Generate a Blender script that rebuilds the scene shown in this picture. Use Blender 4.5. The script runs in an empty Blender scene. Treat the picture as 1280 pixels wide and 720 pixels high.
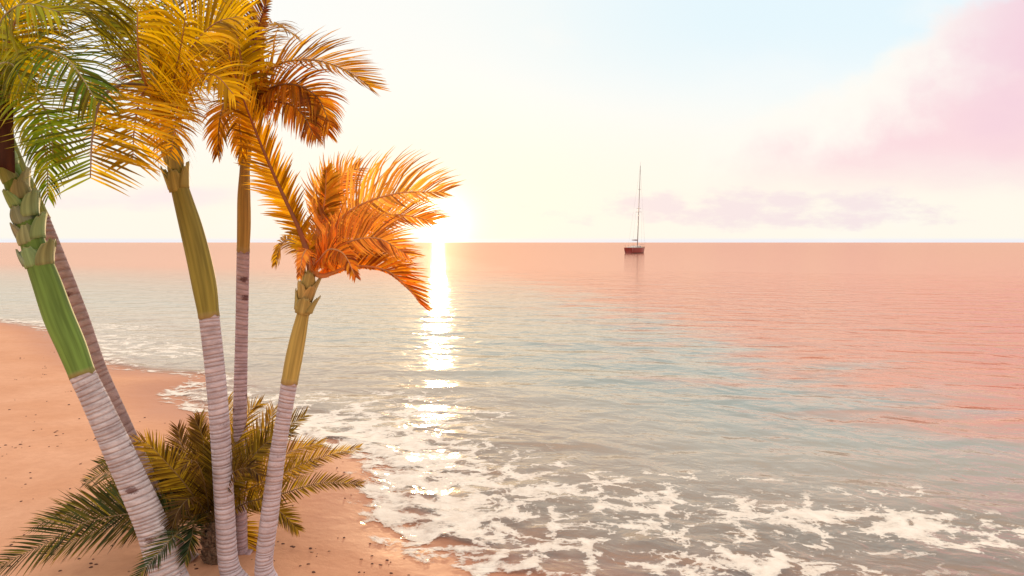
import bpy, math, random
import numpy as np
from mathutils import Vector, Matrix

random.seed(7)
rng = np.random.default_rng(7)
scene = bpy.context.scene
col = scene.collection
R = math.radians

# ------------------------------------------------------------------ camera
F_PX, CX, CY = 900.0, 640.0, 360.0
CAM_H = 3.5
PITCH = math.atan(57.0 / F_PX)
cam_d = bpy.data.cameras.new('camera')
cam = bpy.data.objects.new('camera', cam_d)
col.objects.link(cam)
cam_d.sensor_width = 36.0
cam_d.lens = F_PX / 1280.0 * 36.0
cam_d.clip_start = 0.05
cam_d.clip_end = 100000.0
cam.location = (0, 0, CAM_H)
cam.rotation_euler = (math.pi / 2 - PITCH, 0, 0)
scene.camera = cam
CP, SP = math.cos(PITCH), math.sin(PITCH)


def ray(px, py):
    a = (px - CX) / F_PX
    b = (CY - py) / F_PX
    return Vector((a, CP + b * SP, -SP + b * CP))


def at(px, py, Y):
    d = ray(px, py)
    return Vector((0, 0, CAM_H)) + d * (Y / d.y)


def ground(px, py, z=0.0):
    d = ray(px, py)
    return Vector((0, 0, CAM_H)) + d * ((z - CAM_H) / d.z)


SUN_AZ = math.atan((548 - CX) / F_PX)          # from +Y towards +X
SUN_EL = R(1.5)
SUN_DIR = Vector((math.sin(SUN_AZ) * math.cos(SUN_EL), math.cos(SUN_AZ) * math.cos(SUN_EL), math.sin(SUN_EL)))


# ------------------------------------------------------------------ helpers
def tag(o, label=None, cat=None, group=None, kind=None):
    if label: o['label'] = label
    if cat: o['category'] = cat
    if group: o['group'] = group
    if kind: o['kind'] = kind
    return o


def empty(name, loc):
    o = bpy.data.objects.new(name, None)
    o.empty_display_size = 0.3
    col.objects.link(o)
    o.location = loc
    return o


def mesh_obj(name, verts, faces, mat, parent=None, attrs=None, smooth=False):
    """verts in world space; parent may be an Empty (or a part) at some place"""
    me = bpy.data.meshes.new(name)
    off = Vector((0, 0, 0))
    if parent is not None:
        p = parent
        while p is not None:
            off += p.location
            p = p.parent
    v = np.asarray(verts, dtype=float) - np.array(off)
    me.from_pydata(v.tolist(), [], faces)
    if attrs:
        for k, a in attrs.items():
            at_ = me.attributes.new(k, 'FLOAT', 'POINT')
            at_.data.foreach_set('value', np.asarray(a, dtype=np.float32))
    if smooth:
        me.polygons.foreach_set('use_smooth', [True] * len(me.polygons))
    me.materials.append(mat)
    o = bpy.data.objects.new(name, me)
    col.objects.link(o)
    if parent is not None:
        o.parent = parent
    return o


class G:
    """tiny node-expression builder"""
    def __init__(s, nt):
        s.nt = nt

    def n(s, t, **kw):
        nd = s.nt.nodes.new(t)
        for k, v in kw.items():
            setattr(nd, k, v)
        return nd

    def link(s, a, b):
        s.nt.links.new(a, b)

    def put(s, sock, v):
        if isinstance(v, bpy.types.NodeSocket):
            s.nt.links.new(v, sock)
        else:
            sock.default_value = v

    def m(s, op, a, b=0.0, c=0.0, clamp=False):
        nd = s.n('ShaderNodeMath', operation=op, use_clamp=clamp)
        s.put(nd.inputs[0], a); s.put(nd.inputs[1], b); s.put(nd.inputs[2], c)
        return nd.outputs[0]

    def add(s, a, b): return s.m('ADD', a, b)
    def sub(s, a, b): return s.m('SUBTRACT', a, b)
    def mul(s, a, b): return s.m('MULTIPLY', a, b)

    def ss(s, x, lo, hi, a=0.0, b=1.0):
        nd = s.n('ShaderNodeMapRange', interpolation_type='SMOOTHSTEP')
        s.put(nd.inputs[0], x); s.put(nd.inputs[1], lo); s.put(nd.inputs[2], hi)
        s.put(nd.inputs[3], a); s.put(nd.inputs[4], b)
        return nd.outputs[0]

    def lin(s, x, lo, hi, a=0.0, b=1.0):
        nd = s.n('ShaderNodeMapRange')
        s.put(nd.inputs[0], x); s.put(nd.inputs[1], lo); s.put(nd.inputs[2], hi)
        s.put(nd.inputs[3], a); s.put(nd.inputs[4], b)
        return nd.outputs[0]

    def mix(s, f, a, b, mode='MIX'):
        nd = s.n('ShaderNodeMix', data_type='RGBA', blend_type=mode)
        s.put(nd.inputs[0], f)
        for i, v in ((6, a), (7, b)):
            if not isinstance(v, bpy.types.NodeSocket) and len(v) == 3:
                v = (*v, 1.0)
            s.put(nd.inputs[i], v)
        return nd.outputs[2]

    def noise(s, vec, scale, detail=3.0, rough=0.55, dist=0.0, out=0):
        nd = s.n('ShaderNodeTexNoise')
        s.put(nd.inputs['Vector'], vec); nd.inputs['Scale'].default_value = scale
        nd.inputs['Detail'].default_value = detail
        nd.inputs['Roughness'].default_value = rough
        nd.inputs['Distortion'].default_value = dist
        return nd.outputs[out]

    def vmul(s, vec, v):
        nd = s.n('ShaderNodeVectorMath', operation='MULTIPLY')
        s.put(nd.inputs[0], vec); s.put(nd.inputs[1], v)
        return nd.outputs[0]

    def vadd(s, a, b):
        nd = s.n('ShaderNodeVectorMath', operation='ADD')
        s.put(nd.inputs[0], a); s.put(nd.inputs[1], b)
        return nd.outputs[0]

    def xyz(s, x, y, z):
        nd = s.n('ShaderNodeCombineXYZ')
        s.put(nd.inputs[0], x); s.put(nd.inputs[1], y); s.put(nd.inputs[2], z)
        return nd.outputs[0]

    def attr(s, name):
        return s.n('ShaderNodeAttribute', attribute_name=name).outputs['Fac']


def material(name):
    m = bpy.data.materials.new(name)
    m.use_nodes = True
    m.node_tree.nodes.clear()
    g = G(m.node_tree)
    out = g.n('ShaderNodeOutputMaterial')
    return m, g, out


# ------------------------------------------------------------------ world
def build_world():
    w = bpy.data.worlds.new('World')
    scene.world = w
    w.use_nodes = True
    nt = w.node_tree
    nt.nodes.clear()
    g = G(nt)
    out = g.n('ShaderNodeOutputWorld')
    bg = g.n('ShaderNodeBackground')
    g.link(bg.outputs[0], out.inputs[0])
    STR = 0.1
    bg.inputs[1].default_value = STR
    sky = g.n('ShaderNodeTexSky', sky_type='NISHITA')
    sky.sun_disc = False
    sky.sun_elevation = SUN_EL
    sky.sun_rotation = SUN_AZ
    sky.altitude = 0
    sky.dust_density = 2.0
    d = g.n('ShaderNodeTexCoord').outputs['Generated']
    sep = g.n('ShaderNodeSeparateXYZ'); g.link(d, sep.inputs[0])
    x, y, z = sep.outputs
    front = g.ss(y, 0.05, 0.3)
    yc = g.m('MAXIMUM', y, 0.05)
    u = g.m('DIVIDE', x, yc)
    v = g.m('DIVIDE', z, yc)
    p = g.xyz(u, v, 0.0)
    # broad noises in sky space
    n1 = g.noise(g.vmul(p, (1.0, 1.6, 1.0)), 3.2, 5.0, 0.55)
    n2 = g.noise(g.vmul(p, (1.0, 3.0, 1.0)), 7.0, 6.0, 0.6)
    n3 = g.noise(g.vadd(p, (3.1, 1.7, 0.0)), 9.0, 5.0, 0.6)
    # ---- clear sky gradient
    c = g.mix(g.ss(v, 0.0015, 0.008), (0.88, 0.88, 0.94), (0.995, 0.95, 0.84))
    c = g.mix(g.ss(v, 0.06, 0.24), c, (0.968, 0.980, 0.962))
    # pale blue patch high on the right
    bl = g.mul(g.ss(v, 0.10, 0.32), g.ss(u, -0.25, 0.30))
    bl = g.mul(bl, g.ss(g.add(v, g.mul(g.sub(n1, 0.5), 0.25)), 0.10, 0.26))
    c = g.mix(g.mul(bl, 0.8), c, (0.73, 0.91, 1.0))
    # thin white veils over the blue
    c = g.mix(g.mul(g.ss(n1, 0.52, 0.72), 0.45), c, (0.985, 0.97, 0.945))
    # ---- big pink cloud, upper right
    vb = g.add(g.mul(g.sub(u, 0.256), 0.464), 0.135)
    vb = g.add(vb, g.mul(g.sub(n1, 0.5), 0.16))
    vb = g.add(vb, g.mul(g.sub(n3, 0.5), 0.09))
    depth = g.sub(vb, v)
    top = g.ss(depth, -0.012, 0.03)
    bot = g.ss(g.add(v, g.mul(g.sub(n2, 0.5), 0.05)), 0.045, 0.14)
    rgt = g.ss(u, 0.05, 0.45)
    cm = g.mul(g.mul(top, bot), rgt)
    pink = g.mix(g.ss(g.add(depth, g.mul(g.sub(n3, 0.5), 0.08)), 0.02, 0.13), (1.0, 0.965, 0.90), (0.965, 0.70, 0.745))
    pink = g.mix(g.mul(g.ss(u, 0.5, 0.75), g.ss(n1, 0.35, 0.6)), pink, (0.91, 0.63, 0.73))
    c = g.mix(g.mul(cm, 0.95), c, pink)
    # ---- low cloud bank on the right
    du = g.m('DIVIDE', g.sub(u, 0.34), 0.36)
    dv = g.m('DIVIDE', g.sub(v, 0.046), 0.036)
    r2 = g.add(g.mul(du, du), g.mul(dv, dv))
    n4 = g.noise(g.vmul(p, (1.0, 2.6, 1.0)), 11.0, 6.0, 0.6)
    lm = g.ss(g.add(g.sub(1.0, r2), g.mul(g.sub(n4, 0.5), 3.6)), 0.25, 1.1)
    c = g.mix(g.mul(lm, 0.9), c, (0.91, 0.775, 0.80))
    # ---- faint pink streaks low on the left
    du = g.m('DIVIDE', g.sub(u, -0.50), 0.26)
    dv = g.m('DIVIDE', g.sub(v, 0.062), 0.022)
    r2 = g.add(g.mul(du, du), g.mul(dv, dv))
    lm = g.ss(g.add(g.sub(1.0, r2), g.mul(g.sub(n2, 0.5), 2.6)), 0.1, 1.4)
    c = g.mix(g.mul(lm, 0.8), c, (0.98, 0.80, 0.84))
    # rest of the sky dome: warm bright haze all around
    back = g.mix(g.ss(z, 0.0, 0.5), (0.95, 0.78, 0.70), (1.0, 0.92, 0.86))
    c = g.mix(front, back, c)
    hi = g.ss(z, 0.50, 0.75)
    c = g.mix(hi, c, (1.45, 1.30, 1.18))
    # below the horizon
    c = g.mix(g.ss(z, -0.02, -0.001), (0.75, 0.50, 0.38), c)
    # sun aureole
    dt = g.n('ShaderNodeVectorMath', operation='DOT_PRODUCT')
    g.link(d, dt.inputs[0]); dt.inputs[1].default_value = SUN_DIR
    ang = g.m('ARCCOSINE', g.m('MINIMUM', dt.outputs['Value'], 1.0))
    a1 = g.m('EXPONENT', g.mul(g.mul(ang, ang), -1.0 / (R(2.0) ** 2)))
    a2 = g.m('EXPONENT', g.mul(ang, -1.0 / R(4.0)))
    a3 = g.m('EXPONENT', g.mul(ang, -1.0 / R(9.0)))
    c = g.mix(g.mul(a3, 0.75), c, (1.0, 0.91, 0.70))
    disc = g.ss(ang, R(0.65), R(0.5))
    glow = g.add(g.add(g.mul(a1, 1.6), g.mul(a2, 0.3)), g.mul(disc, 8.0))
    gc = g.n('ShaderNodeVectorMath', operation='SCALE')
    gc.inputs[0].default_value = (1.0, 0.80, 0.50); g.link(glow, gc.inputs['Scale'])
    c = g.vadd(c, gc.outputs[0])
    c = g.vmul(c, (1 / STR, 1 / STR, 1 / STR))
    sk = g.vmul(sky.outputs[0], (0.06, 0.06, 0.06))
    c = g.vadd(c, sk)
    g.link(c, bg.inputs[0])


build_world()
sl = bpy.data.lights.new('sun', 'SUN')
sl.energy = 2.0
sl.angle = R(0.53)
sl.color = (1.0, 0.66, 0.36)
so = bpy.data.objects.new('sun', sl)
col.objects.link(so)
so.location = (0, 0, 30)
so.rotation_euler = SUN_DIR.to_track_quat('Z', 'Y').to_euler()

# ------------------------------------------------------------------ shoreline
shore_px = [(-60, 398), (0, 401), (70, 414), (130, 452), (190, 464), (262, 470), (262, 482), (226, 492), (250, 508),
            (320, 530), (390, 548), (450, 562), (490, 590), (492, 632), (520, 668), (575, 690), (640, 722)]
pts = [ground(*p) for p in shore_px]
pts = [(p.x, p.y) for p in pts]
pts = [(-9000, 2500), (-900, 330), (-200, 105), (-70, 52), (-38, 38)] + pts + \
      [(1.4, 6.85), (3.2, 6.5), (5.5, 6.2), (9, 5.2), (16, 3.5), (40, -2), (200, -40), (2000, -600), (12000, -5000)]


def catmull(P, n):
    P = [np.array(p, float) for p in P]
    P = [2 * P[0] - P[1]] + P + [2 * P[-1] - P[-2]]
    out = []
    for i in range(1, len(P) - 2):
        for k in range(n):
            t = k / n
            a, b, c, d = P[i - 1], P[i], P[i + 1], P[i + 2]
            out.append(0.5 * (2 * b + (c - a) * t + (2 * a - 5 * b + 4 * c - d) * t * t + (3 * b - 3 * c + d - a) * t ** 3))
    out.append(P[-2])
    return np.array(out)


core = catmull(pts[4:-4], 5)
shore = np.vstack([np.array(pts[:4]), core, np.array(pts[-4:])])
land_poly = np.vstack([shore, [[12000, -60000], [-60000, -60000], [-60000, 2500]]])


def shore_dist(x, y):
    """signed distance to the waterline: positive on the water side"""
    x = np.asarray(x, float).ravel(); y = np.asarray(y, float).ravel()
    best = np.full(x.shape, 1e18)
    for (ax, ay), (bx, by) in zip(shore[:-1], shore[1:]):
        dx, dy = bx - ax, by - ay
        t = np.clip(((x - ax) * dx + (y - ay) * dy) / (dx * dx + dy * dy + 1e-12), 0, 1)
        best = np.minimum(best, (x - ax - t * dx) ** 2 + (y - ay - t * dy) ** 2)
    ins = np.zeros(x.shape, bool)
    Q = land_poly
    for i in range(len(Q)):
        x0, y0 = Q[i]; x1, y1 = Q[(i + 1) % len(Q)]
        c = (y0 > y) != (y1 > y)
        ins ^= c & (x < (x1 - x0) * (y - y0) / (y1 - y0 + 1e-18) + x0)
    d = np.sqrt(best)
    return np.where(ins, -d, d)


def wob(x, y, s, seed):
    r = np.random.default_rng(seed)
    o = np.zeros_like(x)
    for k in range(5):
        a = r.uniform(0, 6.28); f = s * r.uniform(0.6, 1.7)
        o += np.sin((x * math.cos(a) + y * math.sin(a)) * f + r.uniform(0, 6.28))
    return o / 5


def sand_z(x, y, d=None):
    x = np.asarray(x, float).ravel(); y = np.asarray(y, float).ravel()
    if d is None: d = shore_dist(x, y)
    zl = 0.34 * (1 - np.exp(d.clip(max=0) / 3.2))
    zw = -0.10 * d.clip(min=0)
    zw = np.where(zw < -0.8, -0.8 - 2.5 * (1 - np.exp((zw + 0.8) / 2.5)), zw)
    land = (d < 0)
    z = np.where(land, zl, zw)
    near = np.exp(-np.hypot(x, y) / 60.0)
    amp = np.where(land, 0.035 * (1 - np.exp(d.clip(max=0) / 1.5)), 0.01 * (d > 0.2))
    return z + near * amp * (wob(x, y, 1.2, 3) + 0.5 * wob(x, y, 3.5, 4))


def polar(radii, a0, a1, na):
    ang = np.linspace(a0, a1, na)
    rr, aa = np.meshgrid(radii, ang, indexing='ij')
    x = (rr * np.sin(aa)).ravel(); y = (rr * np.cos(aa)).ravel()
    nr = len(radii)
    i, j = np.meshgrid(np.arange(nr - 1), np.arange(na - 1), indexing='ij')
    a = (i * na + j).ravel()
    f = np.stack([a, a + 1, a + na + 1, a + na], 1)
    return x, y, f


# ---- beach (one sheet to the horizon, dives under the sea)
radii = np.concatenate([[0.0001], np.geomspace(1.0, 4.5, 14)[:-1], np.linspace(4.5, 16, 150)[:-1], np.geomspace(16, 60, 110)[:-1],
                        np.geomspace(60, 30000, 50)])
x, y, f = polar(radii, R(-180), R(180), 721)
d = shore_dist(x, y)
z = sand_z(x, y, d)
m, g, out = material('sand')
P = g.n('ShaderNodeNewGeometry').outputs['Position']
sd = g.attr('shore')
na = g.noise(P, 0.6, 4); nb = g.noise(P, 6.0, 5, 0.65); nc = g.noise(P, 90.0, 3, 0.7)
base = g.mix(g.ss(na, 0.3, 0.7), (0.64, 0.325, 0.188), (0.71, 0.385, 0.238))
base = g.mix(g.mul(g.ss(nb, 0.35, 0.75), 0.35), base, (0.52, 0.25, 0.145))
base = g.mix(g.mul(g.ss(nc, 0.55, 0.8), 0.35), base, (0.85, 0.55, 0.38))
base = g.mix(g.mul(g.ss(nc, 0.42, 0.25), 0.4), base, (0.42, 0.20, 0.12))
wet = g.ss(g.add(sd, g.mul(g.sub(na, 0.5), 1.0)), -2.1, -0.5)
base = g.mix(g.mul(wet, 0.75), base, (0.48, 0.205, 0.115))
base = g.mix(g.ss(sd, 0.0, 2.5), base, (0.44, 0.31, 0.22))
bs = g.n('ShaderNodeBsdfPrincipled')
g.put(bs.inputs['Base Color'], base)
g.put(bs.inputs['Roughness'], g.lin(wet, 0, 1, 0.95, 0.5))
g.put(bs.inputs['Specular IOR Level'], g.lin(wet, 0, 1, 0.05, 0.09))
bmp = g.n('ShaderNodeBump'); bmp.inputs['Strength'].default_value = 0.6; bmp.inputs['Distance'].default_value = 0.03
h = g.add(g.mul(g.noise(P, 2.2, 4), 2.6), g.add(g.mul(nb, 0.5), g.mul(nc, 0.12)))
g.put(bmp.inputs['Height'], g.mul(h, g.lin(wet, 0, 1, 1.0, 0.25))); g.link(bmp.outputs[0], bs.inputs['Normal'])
g.link(bs.outputs[0], out.inputs[0])
o = mesh_obj('beach', np.stack([x, y, z], 1), f.tolist(), m, None, {'shore': d}, True)
tag(o, kind='structure')

# ---- sea
radii = np.concatenate([np.linspace(4.2, 20, 300)[:-1], np.geomspace(20, 90, 200)[:-1], np.geomspace(90, 30000, 90)])
x, y, f = polar(radii, R(-78), R(78), 780)
d = shore_dist(x, y)
keep = d > -1.6
fk = keep[f].all(1)
f = f[fk]
used = np.zeros(len(x), bool); used[f.ravel()] = True
idx = np.cumsum(used) - 1
f = idx[f]
x, y, d = x[used], y[used], d[used]
rr = np.hypot(x, y)
amp = 0.05 * np.clip(d / 4, 0, 1) * np.exp(-rr / 90.0)
z = amp * (wob(x * 0.5, y, 1.1, 11) + 0.8 * wob(x * 0.6, y * 1.3, 2.6, 12))
z += 0.035 * np.exp(-((d - 0.25) / 0.25) ** 2) - 0.035 * np.clip(-d, 0, 1.5)

# the thin swash sheet runs a little way up the sand
sz = sand_z(x, y, d)
z = np.where((d > -1.0) & (d < 0.35), np.maximum(z, sz + 0.012), z)


def blob(px, py, sx, sy, ang=0.0):
    """soft patch on the water, centre given as a view direction, size in metres"""
    c = ground(px, py)
    ca, sa = math.cos(ang), math.sin(ang)
    dx, dy = x - c.x, y - c.y
    a = (dx * ca + dy * sa) / sx; b = (-dx * sa + dy * ca) / sy
    return np.exp(-(a * a + b * b))


fo = (0.45 + 0.25 * np.exp(-np.hypot(x + 1, y - 9) / 5)) * np.exp(-((d + 0.1) / 0.5) ** 2)
fo += 0.26 * np.exp(-((d - 1.9) / 1.5) ** 2) * np.exp(-np.hypot(x - 1, y - 9) / 9)
for b, s in ((( 535, 622, 0.75, 0.75), 0.95), ((600, 655, 0.9, .55, -.5), 0.55), ((640, 640, 0.8, .6, -.5), 0.35),
             ((430, 540, 1.7, 1.1, -.3), 0.95), ((480, 545, 1.3, .8, -.4), .5), ((520, 600, .9, .9, 0), .5), ((560, 670, .7, .5, -.5), .6), ((455, 562, .6, .5, -.6), .7), ((350, 528, 1.2, .5, -.2), .6), ((390, 530, 1.5, .8, -.2), 0.55), ((465, 560, .9, .6, -.6), 0.6), ((560, 585, 1.2, .9, 0), 0.45), ((620, 600, 1.4, .8, 0), 0.35), ((490, 495, 2.5, .8, 0), 0.4), ((540, 515, 2.2, 0.7, 0.0), 0.55), ((500, 570, 1.0, .8, 0), 0.6),
             ((940, 700, 1.1, 0.5, -.25), 0.95), ((700, 690, 1.3, 0.35, -.3), 0.35), ((860, 640, 2.3, 0.5, -.2), 0.45),
             ((1130, 648, 1.3, 0.45, -.25), 0.65), ((1000, 640, 1.2, 0.4, -.2), 0.5), ((1240, 670, 1.0, 0.5, -.2), 0.5),
             ((890, 596, 1.2, 0.35, -.1), 0.42), ((780, 610, 1.5, 0.5, -.3), 0.25), ((1110, 612, 0.9, 0.35, 0.1), 0.42),
             ((30, 403, 5.0, 1.2, -.35), 0.75), ((120, 425, 3.0, 2.0, -.3), 0.65), ((190, 440, 2.6, 1.5, 0.0), 0.6),
             ((150, 408, 2.2, 1.2, 0.0), 0.35), ((240, 488, 1.2, 0.9, 0.0), 0.7), ((300, 505, 1.6, 0.8, -.2), 0.5)):
    fo += 0.76 * s * blob(*b)
fo = 0.92 * (1 - np.exp(-1.3 * fo))

m, g, out = material('sea_water')
P = g.n('ShaderNodeNewGeometry').outputs['Position']
sd = g.attr('shore'); fa = g.attr('foam')
sp = g.n('ShaderNodeSeparateXYZ'); g.link(P, sp.inputs[0])
dist = g.m('SQRT', g.add(g.mul(sp.outputs[0], sp.outputs[0]), g.mul(sp.outputs[1], sp.outputs[1])))
# waves
vr = g.n('ShaderNodeVectorRotate', rotation_type='Z_AXIS'); g.link(P, vr.inputs['Vector']); vr.inputs['Angle'].default_value = R(24)
rot = vr.outputs[0]
w1 = g.noise(g.vmul(rot, (0.8, 1.0, 1.0)), 0.75, 2, 0.5, 0.5)
w2 = g.noise(g.vmul(rot, (0.85, 1.0, 1.0)), 1.9, 3, 0.5, 0.5)
w3 = g.noise(g.vmul(P, (0.7, 1.0, 1.0)), 9.0, 3, 0.55)
h = g.add(g.mul(w1, 0.25), g.add(g.mul(w2, 0.095), g.mul(w3, 0.010)))
calm = g.m('DIVIDE', 1.0, g.add(1.0, g.m('POWER', g.m('DIVIDE', dist, 45.0), 1.1)))
h = g.mul(h, g.add(calm, 0.22))
bmp = g.n('ShaderNodeBump'); bmp.inputs['Strength'].default_value = 1.0; bmp.inputs['Distance'].default_value = 0.62
g.put(bmp.inputs['Height'], h)
# body and reflection
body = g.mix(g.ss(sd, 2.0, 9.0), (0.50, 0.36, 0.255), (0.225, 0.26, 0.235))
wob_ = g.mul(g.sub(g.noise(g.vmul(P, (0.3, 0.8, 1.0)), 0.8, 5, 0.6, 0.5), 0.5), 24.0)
off = g.ss(g.add(g.add(sp.outputs[0], g.mul(sd, 0.18)), wob_), 5.5, 14.0)  # mask of the salmon patch, laid along the pink cloud's mirrored edge
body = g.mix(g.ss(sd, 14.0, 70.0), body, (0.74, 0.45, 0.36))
body = g.mix(g.mul(g.mul(g.mul(off, 0.62), g.ss(sd, 3.5, 9.0)), g.ss(dist, 110.0, 30.0, 0.35, 1.0)), body, (0.80, 0.32, 0.215))  # pink cloud's reflection painted into the water colour on the right
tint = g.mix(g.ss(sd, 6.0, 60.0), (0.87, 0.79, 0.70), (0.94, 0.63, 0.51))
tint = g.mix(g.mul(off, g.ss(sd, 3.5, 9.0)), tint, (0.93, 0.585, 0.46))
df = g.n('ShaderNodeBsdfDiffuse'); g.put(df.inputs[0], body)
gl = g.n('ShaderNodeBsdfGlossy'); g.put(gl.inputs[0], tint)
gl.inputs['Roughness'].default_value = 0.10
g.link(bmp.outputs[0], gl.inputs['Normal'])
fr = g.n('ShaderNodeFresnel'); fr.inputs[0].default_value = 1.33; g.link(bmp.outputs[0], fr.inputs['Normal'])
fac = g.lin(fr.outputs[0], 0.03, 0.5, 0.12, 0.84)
tr = g.n('ShaderNodeBsdfTransparent'); tr.inputs[0].default_value = (0.90, 0.84, 0.78, 1)
under = g.n('ShaderNodeMixShader')
g.put(under.inputs[0], g.m('POWER', g.ss(sd, -0.2, 7.0), 0.8)); g.link(tr.outputs[0], under.inputs[1]); g.link(df.outputs[0], under.inputs[2])
ms = g.n('ShaderNodeMixShader')
edge = g.ss(sd, -1.0, 0.8)
g.put(ms.inputs[0], g.mul(fac, edge)); g.link(under.outputs[0], ms.inputs[1]); g.link(gl.outputs[0], ms.inputs[2])
# foam
wv = g.noise(P, 0.9, 3, 0.55, 0.0, 1)
wp = g.vadd(g.vmul(P, (0.8, 1.0, 1.0)), g.vmul(wv, (0.7, 0.7, 0.0)))
vo = g.n('ShaderNodeTexVoronoi', feature='DISTANCE_TO_EDGE')
g.put(vo.inputs['Vector'], wp); vo.inputs['Scale'].default_value = 1.7
web = g.ss(vo.outputs[0], 0.16, 0.0)
vo2 = g.n('ShaderNodeTexVoronoi', feature='DISTANCE_TO_EDGE')
g.put(vo2.inputs['Vector'], g.vadd(wp, g.vmul(g.noise(P, 3.5, 3, 0.6, 0, 1), (0.35, 0.35, 0)))); vo2.inputs['Scale'].default_value = 5.0
web2 = g.ss(vo2.outputs[0], 0.18, 0.0)
fn = g.noise(wp, 2.3, 6, 0.62, 0.35)
ff = g.noise(P, 14.0, 4, 0.7, 0.3)
F = g.add(fa, g.mul(g.sub(fn, 0.5), 2.5))
F = g.add(F, g.mul(web, 0.36))
F = g.add(F, g.mul(web2, 0.24))
F = g.add(F, g.mul(g.sub(ff, 0.5), 0.9))
foam = g.mul(g.ss(F, 0.66, 0.86), g.ss(F, 0.7, 1.25, 0.72, 1.0))
foam = g.mul(foam, g.ss(fa, 0.06, 0.3))
foam = g.mul(foam, g.ss(g.add(sd, g.mul(g.sub(fn, 0.5), 1.6)), -0.62, -0.30))
fd = g.n('ShaderNodeBsdfDiffuse'); g.put(fd.inputs[0], g.mix(g.ss(g.noise(P, 5.0, 4, 0.65), 0.3, 0.7), (0.84, 0.74, 0.63), (0.96, 0.88, 0.77)))
fb = g.n('ShaderNodeBump'); fb.inputs['Strength'].default_value = 0.4; fb.inputs['Distance'].default_value = 0.04
g.put(fb.inputs['Height'], F); g.link(fb.outputs[0], fd.inputs['Normal'])
ms2 = g.n('ShaderNodeMixShader')
g.put(ms2.inputs[0], g.mul(foam, 0.93)); g.link(ms.outputs[0], ms2.inputs[1]); g.link(fd.outputs[0], ms2.inputs[2])
# the swash thins out to nothing over the sand
tr2 = g.n('ShaderNodeBsdfTransparent')
ms3 = g.n('ShaderNodeMixShader')
g.put(ms3.inputs[0], g.m('MAXIMUM', foam, g.ss(g.add(sd, g.mul(g.sub(fn, 0.5), 0.5)), -0.3, 0.3)))
g.link(tr2.outputs[0], ms3.inputs[1]); g.link(ms2.outputs[0], ms3.inputs[2])
g.link(ms3.outputs[0], out.inputs[0])
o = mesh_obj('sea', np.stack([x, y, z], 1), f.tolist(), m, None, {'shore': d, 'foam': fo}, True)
tag(o, kind='structure')


# ------------------------------------------------------------------ palm materials
def leaf_material():
    m, g, out = material('palm_leaf')
    oi = g.n('ShaderNodeObjectInfo')
    lv = g.attr('lv'); lt = g.attr('lt')
    oc = g.mix(g.attr('warm'), oi.outputs['Color'], (0.84, 0.57, 0.010))
    hsv = g.n('ShaderNodeHueSaturation')
    g.put(hsv.inputs['Hue'], g.lin(lv, 0, 1, 0.485, 0.512))
    g.put(hsv.inputs['Value'], g.lin(lv, 0, 1, 0.30, 1.30))
    hsv.inputs['Saturation'].default_value = 1.0
    g.link(oc, hsv.inputs['Color'])
    c = hsv.outputs[0]
    dry = g.mul(g.ss(lt, 0.55, 1.0), g.ss(lv, 0.2, 0.9))
    c = g.mix(g.mul(dry, 0.55), c, (0.42, 0.24, 0.06))
    b = g.n('ShaderNodeBsdfPrincipled')
    g.put(b.inputs['Base Color'], c)
    b.inputs['Roughness'].default_value = 0.5
    b.inputs['Specular IOR Level'].default_value = 0.16
    t = g.n('ShaderNodeBsdfTranslucent')
    tc = g.mix(1.0, c, (1.35, 1.2, 0.5), 'MULTIPLY')
    g.put(t.inputs[0], tc)
    ms = g.n('ShaderNodeMixShader'); ms.inputs[0].default_value = 0.55
    g.link(b.outputs[0], ms.inputs[1]); g.link(t.outputs[0], ms.inputs[2])
    g.link(ms.outputs[0], out.inputs[0])
    return m


def simple(name, c1, c2, scale, rough=0.6, stretch=(1, 1, 1), spec=0.4, bump=0.0):
    m, g, out = material(name)
    P = g.n('ShaderNodeTexCoord').outputs['Object']
    n = g.noise(g.vmul(P, stretch), scale, 4, 0.6)
    b = g.n('ShaderNodeBsdfPrincipled')
    g.put(b.inputs['Base Color'], g.mix(g.ss(n, 0.3, 0.7), c1, c2))
    b.inputs['Roughness'].default_value = rough
    b.inputs['Specular IOR Level'].default_value = spec
    if bump:
        bp = g.n('ShaderNodeBump'); bp.inputs['Strength'].default_value = bump; bp.inputs['Distance'].default_value = 0.01
        g.put(bp.inputs['Height'], n); g.link(bp.outputs[0], b.inputs['Normal'])
    g.link(b.outputs[0], out.inputs[0])
    return m


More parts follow.
